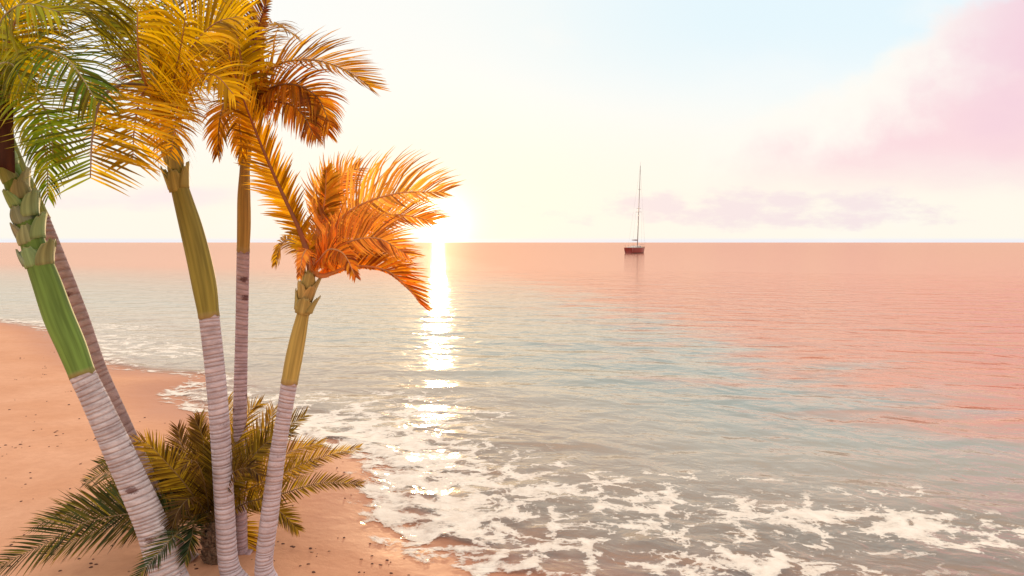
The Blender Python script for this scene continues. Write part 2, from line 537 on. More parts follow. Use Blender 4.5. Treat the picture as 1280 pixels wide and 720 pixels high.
def bark_material():
    m, g, out = material('palm_bark')
    P = g.n('ShaderNodeTexCoord').outputs['Object']
    oi = g.n('ShaderNodeObjectInfo')
    al = g.attr('along'); rg = g.attr('ring')
    n = g.noise(g.vmul(P, (1, 1, 3.0)), 7.0, 5, 0.65)
    nb = g.noise(P, 2.6, 3, 0.55)
    nf = g.noise(g.vmul(P, (1, 1, 2.0)), 45.0, 4, 0.7)
    c = g.mix(g.ss(n, 0.3, 0.7), (0.43, 0.385, 0.405), (0.70, 0.65, 0.675))
    c = g.mix(g.mul(g.ss(nf, 0.45, 0.75), 0.45), c, (0.70, 0.66, 0.66))
    c = g.mix(g.mul(g.ss(g.noise(g.vmul(P, (1, 1, 1.6)), 5.5, 4, 0.6), 0.55, 0.68), 0.55), c, (0.74, 0.68, 0.68))
    c = g.mix(g.mul(g.ss(nb, 0.52, 0.72), 0.45), c, (0.27, 0.20, 0.21))
    c = g.mix(g.mul(g.ss(g.add(rg, g.mul(g.sub(n, 0.5), 2.0)), 0.5, 1.1), 0.45), c, (0.24, 0.18, 0.185))
    vo = g.n('ShaderNodeTexVoronoi'); g.put(vo.inputs['Vector'], g.vmul(P, (0.75, 0.75, 1.3))); vo.inputs['Scale'].default_value = 3.6
    sc = g.ss(g.add(vo.outputs['Distance'], g.mul(g.sub(nf, 0.5), 0.34)), 0.20, 0.11)
    c = g.mix(g.mul(sc, 0.85), c, (0.13, 0.06, 0.055))
    c = g.mix(1.0, c, oi.outputs['Color'], 'MULTIPLY')
    b = g.n('ShaderNodeBsdfPrincipled'); g.put(b.inputs['Base Color'], c)
    b.inputs['Roughness'].default_value = 0.85; b.inputs['Specular IOR Level'].default_value = 0.2
    bp = g.n('ShaderNodeBump'); bp.inputs['Strength'].default_value = 0.8; bp.inputs['Distance'].default_value = 0.012
    g.put(bp.inputs['Height'], g.add(g.mul(nf, 0.8), g.mul(rg, -1.2))); g.link(bp.outputs[0], b.inputs['Normal'])
    g.link(b.outputs[0], out.inputs[0])
    return m


def shaft_material():
    m, g, out = material('crownshaft_skin')
    P = g.n('ShaderNodeTexCoord').outputs['Object']
    oi = g.n('ShaderNodeObjectInfo')
    al = g.attr('along')
    n = g.noise(g.xyz(g.attr('ca'), g.attr('sa'), g.mul(al, 0.35)), 2.6, 3, 0.55)
    nb = g.noise(g.xyz(g.attr('ca'), g.attr('sa'), g.mul(al, 1.2)), 1.2, 3)
    v = g.add(g.mul(g.ss(n, 0.3, 0.7), 0.55), 0.70)
    v = g.mul(v, g.lin(nb, 0.3, 0.7, 0.85, 1.15))
    c = g.mix(1.0, oi.outputs['Color'], g.xyz(v, v, v), 'MULTIPLY')
    c = g.mix(g.mul(g.ss(al, 0.05, 0.0), 0.6), c, (0.42, 0.33, 0.16))
    b = g.n('ShaderNodeBsdfPrincipled'); g.put(b.inputs['Base Color'], c)
    b.inputs['Roughness'].default_value = 0.6; b.inputs['Specular IOR Level'].default_value = 0.2
    g.link(b.outputs[0], out.inputs[0])
    return m


M_LEAF = leaf_material()
M_BARK = bark_material()
M_SHAFT = shaft_material()


def rib_material():
    m, g, out = material('frond_midrib')
    oi = g.n('ShaderNodeObjectInfo')
    n = g.noise(g.n('ShaderNodeTexCoord').outputs['Object'], 9.0, 3)
    c = g.mix(g.mul(g.ss(n, 0.4, 0.7), 0.4), oi.outputs['Color'], (0.20, 0.12, 0.06))
    b = g.n('ShaderNodeBsdfPrincipled'); g.put(b.inputs['Base Color'], c); b.inputs['Roughness'].default_value = 0.5
    g.link(b.outputs[0], out.inputs[0])
    return m


M_RIB = rib_material()


# ------------------------------------------------------------------ palm geometry
def tube(path, radii, nseg=16):
    path = [Vector(p) for p in path]
    V, F = [], []
    ref = Vector((0, -1, 0.01))
    for i, p in enumerate(path):
        t = (path[min(i + 1, len(path) - 1)] - path[max(i - 1, 0)]).normalized()
        if abs(t.dot(ref)) > 0.97: ref = Vector((1, 0, 0))
        a = (ref - t * t.dot(ref)).normalized(); b = t.cross(a)
        for k in range(nseg):
            w = 2 * math.pi * k / nseg
            V.append(p + (a * math.cos(w) + b * math.sin(w)) * radii[i])
        if i:
            o = (i - 1) * nseg
            for k in range(nseg):
                F.append((o + k, o + (k + 1) % nseg, o + nseg + (k + 1) % nseg, o + nseg + k))
    F.append(tuple(range(nseg - 1, -1, -1)))
    F.append(tuple((len(path) - 1) * nseg + k for k in range(nseg)))
    return V, F


def resample(ctrl, step):
    """ctrl: list of (Vector, radius) -> evenly spaced path"""
    P = catmull([(*c[0], c[1]) for c in ctrl], 14)
    seg = np.linalg.norm(np.diff(P[:, :3], axis=0), axis=1)
    s = np.concatenate([[0], np.cumsum(seg)])
    n = max(3, int(s[-1] / step))
    q = np.linspace(0, s[-1], n + 1)
    return np.stack([np.interp(q, s, P[:, k]) for k in range(4)], 1), q


def trunk(parent, ctrl, tint=(1, 1, 1), step=0.008, ring_step=0.043, seed=0):
    P, q = resample(ctrl, step)
    r_ = np.random.default_rng(seed)
    # irregular ring positions
    pos, s = [], 0.02
    while s < q[-1]:
        pos.append(s); s += ring_step * r_.uniform(0.5, 1.55)
    pos = np.array(pos)
    ring = np.array([np.exp(-(np.min(np.abs(pos - t)) / (ring_step * 0.17)) ** 2) for t in q])
    rad = P[:, 3] * (1 - 0.028 * ring + 0.015 * np.sin(q * 3 + seed))
    V, F = tube(P[:, :3], rad, 20)
    al = np.repeat(q, 20)
    V = np.array([tuple(v) for v in V])
    # rings are not perfectly level, and the stem is slightly lumpy
    ang = np.tile(np.arange(20) / 20 * 2 * math.pi, len(q))
    V[:, 2] += 0.012 * np.sin(ang + al * 1.7 + seed)
    o = mesh_obj('trunk', V, F, M_BARK, parent, {'along': al, 'ring': np.repeat(ring, 20)}, True)
    o.color = (*tint, 1)
    return o


def crownshaft(parent, ctrl, colour):
    P, q = resample(ctrl, 0.03)
    rad = P[:, 3].copy()
    rad[0] *= 1.0
    rad += 0.004 * np.exp(-q / 0.03)
    V, F = tube(P[:, :3], rad, 24)
    V = np.array([tuple(v) for v in V])
    k_ = np.arange(24)
    ed = 0.012 * np.sin(k_ * 0.9 + colour[0] * 40) + 0.010 * np.sin(k_ * 2.2) - 0.012
    V[:24] += ed[:, None] * ((P[1, :3] - P[0, :3]) / np.linalg.norm(P[1, :3] - P[0, :3]))[None, :]
    o = mesh_obj('crownshaft', V, F, M_SHAFT, parent, {'along': np.repeat(q, 24), 'ca': np.tile(np.cos(np.arange(24) * math.pi / 12), len(q)), 'sa': np.tile(np.sin(np.arange(24) * math.pi / 12), len(q))}, True)
    o.color = (*colour, 1)
    return o


def leaf_base(parent, pos, axis, ang, r, h, colour, flare=0.35):
    """a clasping frond stub: a curved scale wrapping part of the stem, flaring outwards and cut off at the top"""
    axis = axis.normalized()
    a = (Vector((0, -1, 0)) - axis * axis.dot(Vector((0, -1, 0)))).normalized(); b = axis.cross(a)
    V, F = [], []
    nu, nv = 9, 7
    for layer in (0, 1):
        for j in range(nv):
            t = j / (nv - 1)
            span = R(78) * (1 - 0.55 * t ** 1.6)
            for i in range(nu):
                s_ = (i / (nu - 1) * 2 - 1)
                w = ang + s_ * span
                rad = r * (1.0 + 0.10 * math.sin(t * math.pi) + flare * t ** 2.2 * (1 - 0.4 * s_ * s_)) - layer * 0.009 + 0.004
                hh = h * t * (1 - 0.22 * s_ * s_ + 0.07 * math.sin(i * 2.3 + ang * 5) * t)
                V.append(pos + axis * hh + (a * math.cos(w) + b * math.sin(w)) * rad)
    N = nu * nv
    for layer in (0, 1):
        for j in range(nv - 1):
            for i in range(nu - 1):
                q = layer * N + j * nu + i
                fc = (q, q + 1, q + nu + 1, q + nu)
                F.append(fc if layer == 0 else fc[::-1])
    rim = [i for i in range(nu)] + [j * nu + nu - 1 for j in range(1, nv)] + [(nv - 1) * nu + i for i in range(nu - 2, -1, -1)] + [j * nu for j in range(nv - 2, 0, -1)]
    for k in range(len(rim)):
        p, q = rim[k], rim[(k + 1) % len(rim)]
        F.append((q, p, p + N, q + N))
    tl = np.tile(np.repeat(np.arange(nv) / (nv - 1), nu), 2)
    o = mesh_obj('leaf_base', [tuple(v) for v in V], F, M_SHAFT, parent, {'along': 0.3 * (1 - tl) ** 0.5, 'ca': np.tile(np.arange(nu) / 3.0, nv * 2), 'sa': np.full(len(V), ang)}, True)
    o.color = (*colour, 1)
    return o


def frond(parent, P, L, n=46, colour=(0.1, 0.15, 0.03), rib=(0.3, 0.2, 0.08), width=0.034, droop=0.5, kink=0.5,
          face=None, vee=0.25, start=0.12, a0=68, a1=28, rib_r=0.022, rnd=0.12, gap=0.0, ragged=0.0, asym=None, bend=(0, 0, -1), warm=(0.1, 0.1)):
    bend = Vector(bend)
    """P: control points of the rachis, root first. face: direction the upper side of the frond looks to."""
    C = catmull([tuple(p) for p in P], 12)
    seg = np.linalg.norm(np.diff(C, axis=0), axis=1)
    s = np.concatenate([[0], np.cumsum(seg)])
    S = s[-1]

    def pos(t):
        return Vector([np.interp(t * S, s, C[:, k]) for k in range(3)])
    V, F, lv, lt, wm = [], [], [], [], []
    NSEG = 5
    for i in range(n):
        t = start + (1 - start) * (i / (n - 1)) ** 0.95
        p = pos(t)
        T = (pos(min(1, t + 0.015)) - pos(max(0, t - 0.015))).normalized()
        Fv = Vector(face) if face is not None else Vector((0, 0, 1))
        N = Fv - T * T.dot(Fv)
        if N.length < 0.05: N = Vector((0, -1, 0)) - T * T.dot(Vector((0, -1, 0)))
        N.normalize()
        side = T.cross(N)
        tt = (t - start) / (1 - start)
        prof = min(1.0, 0.45 + 2.2 * tt) * (1 - 0.62 * max(0, (tt - 0.45) / 0.55) ** 1.6)
        for sg in (-1, 1):
            if random.random() < gap: continue
            a = R(a0 + (a1 - a0) * tt ** 1.3 + random.uniform(-5, 5))
            vv = R(math.degrees(vee) + random.uniform(-10, 10))
            dr = (T * math.cos(a) + (side * sg * math.cos(vv) + N * math.sin(vv)) * math.sin(a)).normalized()
            l = L * prof * random.uniform(1 - rnd, 1 + rnd * 0.4)
            if asym: l *= asym[0] if sg < 0 else asym[1]
            if random.random() < ragged: l *= random.uniform(0.35, 0.8)
            w = width * random.uniform(0.75, 1.15) * (1 - 0.45 * tt)
            rv = random.random()
            wv_ = min(1.0, max(0.0, (warm[0] if sg < 0 else warm[1]) + random.uniform(-.25, .25)))
            dp = droop * random.uniform(0.75, 1.25)
            kk = kink * random.uniform(0.6, 1.3)
            kp = random.uniform(0.45, 0.62)
            q = p.copy(); cur = dr.copy()
            base = len(V)
            for k in range(NSEG + 1):
                u = k / NSEG
                W = T - cur * T.dot(cur)
                if W.length < 0.05: W = N.copy()
                W.normalize()
                W = (W + N * random.uniform(-0.25, 0.25)).normalized()
                ww = w * (0.55 + 1.8 * u if u < 0.25 else 1.0 - ((u - 0.25) / 0.75) ** 1.8 * 0.96) * 0.5
                V.append(q - W * ww); V.append(q + W * ww)
                lv += [rv, rv]; lt += [u, u]; wm += [wv_, wv_]
                if k < NSEG:
                    g_ = dp * (u + 0.2) * 0.34
                    cur = (cur + Vector((0, 0, -1)) * g_).normalized()
                    if u >= kp - 0.2: cur = (cur + bend * (kk * 0.22)).normalized()
                    q = q + cur * (l / NSEG)
            for k in range(NSEG):
                b = base + 2 * k
                F.append((b, b + 1, b + 3, b + 2))
    o = mesh_obj('frond', [tuple(v) for v in V], F, M_LEAF, parent, {'lv': lv, 'lt': lt, 'warm': wm})
    o.color = (*colour, 1)
    nn = 22
    path = [pos(i / nn) for i in range(nn + 1)]
    rr = [rib_r * (1.6 - 0.7 * min(1, i / nn * 4)) * (1 - 0.85 * i / nn) for i in range(nn + 1)]
    V, F = tube(path, rr, 7)
    mr = mesh_obj('midrib', [tuple(v) for v in V], F, M_RIB, o, None, True)
    mr.color = (*rib, 1)
    return o


def pp(lst):
    return [at(*p) for p in lst]


def base_at(px, Y):
    """foot of a palm on the sand near the given column"""
    X = (px - CX) / F_PX * Y
    for _ in range(3):
        zz = float(sand_z([X], [Y])[0])
    return Vector((X, Y, zz))


def path_from(px_list, Y, foot, r0):
    ctrl = [(foot + Vector((0, 0, -0.06)), r0 * 1.15)]
    for px, py, wpx in px_list:
        p = at(px, py, Y)
        ctrl.append((p, wpx / F_PX * Y / 2))
    return ctrl


TOCAM = (0, -1, 0)
GREEN = (0.13, 0.25, 0.014); YGREEN = (0.44, 0.47, 0.012); GOLD = (0.84, 0.58, 0.006)  # gold to orange leaf tones carry the low sun's flare in their colour
ORANGE = (0.80, 0.26, 0.03); RUST = (0.30, 0.105, 0.012); BROWN = (0.085, 0.035, 0.012); DKGREEN = (0.035, 0.065, 0.012)
RIBG = (0.34, 0.28, 0.12); RIBB = (0.22, 0.10, 0.04); RIBO = (0.42, 0.18, 0.07)

# ---------- 1: thick leaning palm, far left
Y1 = 6.6
ft = base_at(212, Y1)
t1 = empty('palm_tree', ft)
tag(t1, 'thick leaning palm with bright green shaft and grey trunk at the left edge', 'palm tree', 'tall palms in one clump on the beach')
c = path_from([(206, 706, 42), (189, 655, 40), (151, 570, 36), (121, 505, 31), (102, 466, 29)], Y1, ft, 0.135)
trunk(t1, c, (1.02, 1.0, 1.0), seed=1)
shaft1 = [(102.5, 467, 29.5), (89, 432, 33), (73, 395, 34), (59, 355, 32), (47, 322, 29), (34, 280, 26), (22, 240, 24), (10, 205, 22), (-2, 172, 19)]
crownshaft(t1, [(at(a, b, Y1), w / F_PX * Y1 / 2) for a, b, w in shaft1], (0.155, 0.27, 0.055))
rs = random.Random(3)
for k, (a, b, w, an, hh) in enumerate([(49, 333, 30, 0.1, 0.20), (52, 333, 29, 1.5, 0.24), (45, 330, 29, -1.2, 0.18), (40, 305, 28, 0.5, 0.19), (42, 300, 27, 1.7, 0.25), (37, 298, 27, -0.9, 0.18),
                                       (33, 280, 26, 0.1, 0.18), (35, 272, 26, 1.4, 0.25), (27, 258, 25, -0.6, 0.18), (27, 250, 25, 0.8, 0.20), (24, 240, 24, 1.8, 0.22), (17, 228, 23, 0.0, 0.18), (11, 208, 22, 0.9, 0.2), (6, 196, 21, -0.6, 0.18)]):
    cl = (0.25 + rs.uniform(-.05, .07), 0.36 + rs.uniform(-.07, .06), 0.155 + rs.uniform(-.03, .05))
    leaf_base(t1, at(a, b, Y1), at(35, 285, Y1) - at(46, 322, Y1), an, w / F_PX * Y1 / 2 * .97, hh * .9, cl, rs.uniform(0.05, 0.25) + (0.55 if an > 1.3 else 0.0))
K = (2, 150, Y1)
frond(t1, pp([K, (10, 95, 6.3), (40, 60, 6.0), (85, 75, 5.7), (120, 125, 5.5)]), 0.72, 60, GREEN, RIBG, face=(0.2, -0.8, 0.6), vee=0.1, width=.032)
frond(t1, pp([K, (-10, 90, 6.3), (0, 30, 6.1), (30, 5, 5.9), (75, 15, 5.8)]), 0.72, 56, YGREEN, RIBG, face=(0.2, -0.8, 0.5), vee=0.1, width=.032)
frond(t1, pp([K, (5, 80, 6.4), (25, 10, 6.3), (50, -50, 6.3)]), 0.7, 50, GOLD, RIBO, face=(0.3, -0.9, 0.3), width=.032)
frond(t1, pp([K, (15, 115, 6.2), (40, 118, 5.9), (62, 150, 5.8), (66, 200, 5.7)]), 0.5, 50, GREEN, RIBG, face=(0.5, -0.8, 0.4), droop=.5, width=.032, a0=80, a1=45)
frond(t1, pp([K, (-20, 110, 6.4), (-70, 70, 6.3), (-130, 100, 6.2), (-160, 180, 6.2)]), 0.6, 40, GREEN, RIBG)
frond(t1, pp([K, (-15, 160, 6.5), (-25, 190, 6.4), (-30, 235, 6.3), (-28, 290, 6.3)]), 0.4, 44, GOLD, RIBG, face=(-0.6, -0.7, 0.3))
frond(t1, pp([K, (-10, 60, 6.8), (20, -30, 7.2), (80, -60, 7.6), (150, -30, 8.0)]), 0.7, 50, GREEN, RIBG)
frond(t1, pp([K, (20, 70, 6.7), (55, 20, 6.8), (95, 10, 7.0), (140, 40, 7.2)]), 0.7, 56, (0.10, 0.14, 0.012), RIBG, face=(0, -.8, .5))
frond(t1, pp([K, (-10, 115, 6.2), (-5, 85, 6.0), (15, 80, 5.8), (30, 110, 5.7)]), 0.5, 44, YGREEN, RIBG, face=(0, -.9, .4), width=.032)
# a dead, folded sheath hanging from the crown
V, F = [], []
pa = at(-14, 112, 6.35); pb = at(21, 214, 6.35)
for j in range(13):
    t = j / 12
    for i in range(9):
        s_ = i / 8
        xx = pa.x + (pb.x - pa.x) * s_ * (1 - 0.12 * t ** 3)
        V.append((xx, pa.y - 0.07 * math.sin(math.pi * s_) + 0.012 * math.sin(9 * s_ + 4 * t), pa.z + (pb.z - pa.z) * t * (1 + 0.04 * math.sin(7 * s_))))
for j in range(12):
    for i in range(8):
        q = j * 9 + i
        F.append((q, q + 1, q + 10, q + 9))
dm = simple('dry_sheath_fibre', (0.045, 0.016, 0.010), (0.09, 0.035, 0.018), 16.0, 0.8, (1, 1, 0.1), 0.2, 0.5)
o = mesh_obj('dry_sheath', V, F, dm, t1, None, True)
sm = o.modifiers.new('thick', 'SOLIDIFY'); sm.thickness = 0.012

# ---------- 2: thin palm right behind it
Y2 = 7.35
ft = base_at(226, Y2)
t2 = empty('palm_tree', ft)
tag(t2, 'thin rough brown palm trunk leaning just behind the thick green-shafted palm', 'palm tree', 'tall palms in one clump on the beach')
c = path_from([(222, 690, 25), (199, 631, 23), (178, 584, 21), (150, 522, 19), (124, 462, 17), (102, 396, 16), (76, 330, 17), (52, 272, 18)], Y2, ft, 0.12)
trunk(t2, c, (0.72, 0.56, 0.52), seed=2, ring_step=0.075)
crownshaft(t2, [(at(a, b, Y2), w / F_PX * Y2 / 2) for a, b, w in [(52, 273, 18), (34, 240, 23), (18, 205, 22), (4, 165, 18), (-6, 135, 13)]], (0.22, 0.24, 0.05))
K = (-4, 145, Y2)
frond(t2, pp([K, (20, 90, 7.5), (60, 70, 7.7), (100, 95, 7.9), (125, 150, 8.0)]), 0.5, 40, YGREEN, RIBG, face=(0, -.5, .8))
frond(t2, pp([K, (0, 90, 7.6), (20, 20, 7.9), (60, -20, 8.2), (120, -10, 8.6)]), 0.55, 40, DKGREEN, RIBG)
frond(t2, pp([K, (20, 130, 7.3), (45, 150, 7.2), (58, 195, 7.2), (60, 245, 7.2)]), 0.36, 36, GREEN, RIBG, face=(0.5, -0.7, 0.4))
frond(t2, pp([K, (-40, 90, 7.3), (-90, 90, 7.2), (-140, 150, 7.2)]), 0.5, 36, GREEN, RIBG)

# ---------- 3: tall palm with the great green and gold crown
Y3 = 6.9
ft = base_at(289, Y3)
t3 = empty('palm_tree', ft)
tag(t3, 'tall palm with olive shaft under a broad green and golden crown', 'palm tree', 'tall palms in one clump on the beach')
c = path_from([(286, 705, 26), (281, 640, 25), (276, 550, 24), (269, 465, 24), (261, 393, 25)], Y3, ft, 0.115)
trunk(t3, c, (1.0, 0.94, 0.98), seed=3)
crownshaft(t3, [(at(a, b, Y3), w / F_PX * Y3 / 2) for a, b, w in [(261, 394, 24.5), (256, 360, 29), (249, 325, 29), (239, 285, 27), (229, 250, 23), (222, 224, 20), (217, 190, 18), (210, 160, 15), (205, 135, 10)]], (0.27, 0.23, 0.045))
for a, b, w, an, hh, fl in [(224, 240, 21, 0.2, 0.20, .25), (225, 236, 21, 1.7, 0.24, .5), (222, 236, 21, -1.5, 0.22, .45), (219, 215, 20, 0.9, 0.22, .3), (217, 205, 19, -.5, .22, .3)]:
    leaf_base(t3, at(a, b, Y3), at(216, 190, Y3) - at(222, 224, Y3), an, w / F_PX * Y3 / 2, hh, (0.33, 0.27, 0.07), fl)
K = (206, 140, Y3)
# the frond that hangs towards the viewer, seen from its back
frond(t3, pp([K, (188, 112, 6.5), (155, 106, 6.05), (128, 122, 5.75), (116, 165, 5.6), (113, 222, 5.55)]), 0.84, 58, (0.17, 0.28, 0.014), (0.30, 0.20, 0.14), face=(0.05, -1, 0.1), vee=-0.05, width=0.036, droop=0.03, kink=0.12, a0=100, a1=66, rib_r=0.03, asym=(1.0, 1.05), warm=(0.95, 0.1))
frond(t3, pp([K, (200, 118, 6.4), (188, 108, 6.1), (176, 122, 5.95), (168, 160, 5.85), (166, 200, 5.85)]), 0.66, 54, GOLD, RIBO, face=(0.05, -1, 0.1), vee=0.0, width=0.036, droop=0.05, kink=0.15, a0=95, a1=55)
frond(t3, pp([K, (190, 118, 6.3), (176, 85, 5.9), (172, 45, 5.6), (172, 15, 5.5)]), 0.85, 66, (0.27, 0.25, 0.012), (0.46, 0.25, 0.10), face=(0, -1, 0.1), vee=0.0, droop=0.25, a0=92, a1=62, rib_r=0.03, warm=(0.0, 0.95), asym=(0.9, 1.0), width=.033, start=.2)
frond(t3, pp([K, (222, 105, 6.7), (240, 60, 6.5), (268, 30, 6.4), (300, 20, 6.3)]), 0.72, 60, GOLD, RIBO, face=(0, -1, 0.4), droop=0.2, width=.033)
frond(t3, pp([K, (215, 112, 6.5), (222, 80, 6.2), (228, 48, 6.0), (232, 20, 5.9)]), 0.66, 60, GOLD, RIBO, face=(0, -1, 0.2), droop=0.2, width=.033, a0=85, a1=60)
frond(t3, pp([K, (220, 120, 6.6), (245, 95, 6.3), (270, 95, 6.1), (292, 118, 6.0)]), 0.5, 54, GOLD, RIBO, face=(0, -.8, 0.6), droop=0.35, width=.033)
frond(t3, pp([K, (220, 125, 6.5), (222, 125, 6.1), (220, 150, 5.9), (214, 190, 5.85)]), 0.44, 50, (0.60, 0.32, 0.012), RIBO, face=(0, -1, 0.2), droop=0.3, width=.033, a0=95, a1=55)
frond(t3, pp([K, (180, 60, 7.1), (150, 0, 7.4), (110, -40, 7.6), (60, -50, 7.8)]), 0.75, 56, YGREEN, RIBG, face=(0, -.8, .5))
frond(t3, pp([K, (215, 60, 7.2), (215, 10, 7.5), (235, -30, 7.9), (270, -50, 8.3)]), 0.7, 56, BROWN, RIBB, face=(0, -.8, .5))
frond(t3, pp([K, (250, 100, 7.4), (290, 85, 7.8), (330, 110, 8.2)]), 0.5, 44, YGREEN, RIBG)
frond(t3, pp([K, (200, 100, 7.1), (195, 75, 7.3), (180, 60, 7.5), (160, 75, 7.7)]), 0.55, 50, RUST, RIBB, face=(0, -.9, .3))
frond(t3, pp([K, (200, 130, 7.2), (205, 110, 7.5), (215, 105, 7.7), (228, 140, 7.8)]), 0.4, 44, RUST, RIBB, face=(0, -.9, .3))
# ---------- 4: slender upright palm
Y4 = 7.55
ft = base_at(302, Y4)
t4 = empty('palm_tree', ft)
tag(t4, 'slender almost upright palm with pinkish trunk and rust coloured crown', 'palm tree', 'tall palms in one clump on the beach')
c = path_from([(301, 690, 19), (300, 620, 18), (300, 520, 17), (302, 420, 15.5), (304, 312, 15)], Y4, ft, 0.085)
trunk(t4, c, (0.86, 0.70, 0.74), seed=4)
crownshaft(t4, [(at(a, b, Y4), w / F_PX * Y4 / 2) for a, b, w in [(304, 313, 15), (305, 280, 16.5), (305, 245, 15.5), (306, 210, 12), (307, 180, 12), (309, 150, 9)]], (0.38, 0.235, 0.06))
for a, b, w, an, hh, fl in [(306, 205, 13, 0.3, 0.2, .3), (306, 205, 13, 2.0, 0.22, .3), (306, 198, 13, -1.6, .22, .35)]:
    leaf_base(t4, at(a, b, Y4), Vector((0.02, 0, 1)), an, w / F_PX * Y4 / 2, hh, (0.36, 0.22, 0.06), fl)
K = (309, 158, Y4)
frond(t4, pp([K, (318, 115, 7.5), (345, 82, 7.4), (388, 75, 7.3), (428, 86, 7.2), (463, 108, 7.2)]), 0.56, 72, (0.56, 0.27, 0.015), RIBB, face=(0.1, -0.6, 0.8), vee=0.3, droop=0.0, kink=0.9, a0=74, a1=30, bend=(1, 0, -.3))
frond(t4, pp([K, (325, 120, 7.4), (360, 105, 7.2), (395, 120, 7.1), (412, 155, 7.0)]), 0.47, 70, (0.56, 0.20, 0.014), RIBB, face=(0, -.8, .5), droop=0.5, width=.03)
frond(t4, pp([K, (322, 130, 7.6), (350, 118, 7.8), (385, 130, 8.0), (405, 165, 8.1)]), 0.52, 70, (0.50, 0.175, 0.012), RIBB, face=(0, -.7, .6), droop=0.45)
frond(t4, pp([K, (330, 130, 7.3), (360, 130, 7.1), (380, 145, 7.0), (392, 170, 6.9)]), 0.40, 61, (0.46, 0.15, 0.012), RIBB, face=(0, -.8, .5), droop=.6)
frond(t4, pp([K, (312, 95, 7.5), (322, 40, 7.5), (333, 0, 7.4), (340, -40, 7.4)]), 0.47, 61, (0.22, 0.06, 0.03), (0.20, 0.04, 0.03), face=(0.5, -.8, .1), droop=0.3, asym=(1.0, .25))
frond(t4, pp([K, (298, 130, 7.4), (284, 125, 7.2), (275, 150, 7.1), (272, 192, 7.1)]), 0.29, 50, (0.50, 0.21, 0.015), RIBB, face=(-.3, -1, 0.2), droop=0.4)
frond(t4, pp([K, (300, 130, 7.2), (298, 135, 6.9), (300, 165, 6.8), (303, 195, 6.8)]), 0.29, 50, (0.62, 0.32, 0.012), RIBB, face=(0, -1, 0.2), droop=0.4)
frond(t4, pp([K, (300, 100, 7.6), (280, 60, 7.7), (255, 40, 7.8), (225, 50, 7.9)]), 0.50, 58, GOLD, RIBO, face=(0, -.8, .6))
frond(t4, pp([K, (310, 90, 7.8), (318, 50, 8.2), (340, 30, 8.6), (370, 45, 9.0)]), 0.50, 58, (0.34, 0.17, 0.012), RIBB, face=(0, -.8, .6))
frond(t4, pp([K, (302, 80, 7.4), (292, 20, 7.2), (285, -30, 7.1)]), 0.47, 58, GOLD, RIBO, face=(0, -1, .2))

# ---------- 5: shorter palm bowing out over the water, in front of the sun
Y5 = 6.95
ft = base_at(326, Y5)
t5 = empty('palm_tree', ft)
tag(t5, 'shorter palm leaning towards the water with glowing orange fronds before the sun', 'palm tree', 'tall palms in one clump on the beach')
c = path_from([(330, 705, 23), (337, 645, 22.5), (346, 575, 20), (354, 525, 19), (362, 476, 20)], Y5, ft, 0.105)
trunk(t5, c, (1.0, 0.92, 0.95), seed=5)
crownshaft(t5, [(at(a, b, Y5), w / F_PX * Y5 / 2) for a, b, w in [(362, 477, 20), (367, 450, 21), (373, 420, 19), (379, 392, 15), (384, 370, 14), (388, 345, 12), (391, 325, 8)]], (0.44, 0.32, 0.085))
rs = random.Random(8)
for a, b, w, an, hh in [(378, 392, 18, .2, .17), (381, 390, 18, 1.7, .18), (377, 388, 18, -1.4, .19), (381, 376, 17, .8, .17), (380, 374, 17, -.7, .17), (386, 364, 16, 1.8, .17), (385, 360, 15, 0.1, .16), (384, 358, 15, -1.6, .18)]:
    leaf_base(t5, at(a, b, Y5), at(386, 360, Y5) - at(378, 395, Y5), an, w / F_PX * Y5 / 2, hh, (0.44 + rs.uniform(-.05, .05), 0.33, 0.11), rs.uniform(.3, .7))
K = (390, 338, Y5)
# rises to the upper left across the slender palm
frond(t5, pp([K, (378, 295, 6.9), (350, 235, 6.8), (322, 170, 6.75), (296, 100, 6.7), (280, 45, 6.7)]), 0.34, 120, (0.68, 0.37, 0.015), (0.30, 0.09, 0.03), face=(-.3, -1, 0.1), droop=0.0, kink=0.35, a0=58, a1=34, vee=.2, start=.05, width=.03, rnd=.3, ragged=.15, rib_r=.03)
# upright one
W5 = (1, -0.1, -0.15)
RIB5 = (0.62, 0.26, 0.08)
O1 = (1.0, 0.52, 0.15); O2 = (0.96, 0.41, 0.09); O3 = (0.76, 0.25, 0.03); Y5C = (0.78, 0.44, 0.04)  # sun bloom washed into the leaf colours, O1 the palest
frond(t5, pp([K, (396, 290, 7.0), (406, 248, 7.1), (424, 222, 7.2), (448, 210, 7.3)]), 0.34, 59, O1, RIB5, face=(.2, -.9, .5), droop=0.0, kink=0.7, a0=62, a1=42, start=.42, bend=W5, width=.025, rnd=.25)
frond(t5, pp([K, (399, 285, 6.9), (406, 250, 6.8), (408, 212, 6.7)]), 0.26, 44, Y5C, RIB5, face=(.2, -1, .1), droop=0.0, a0=48, start=.45, asym=(.4, 1), width=.04)
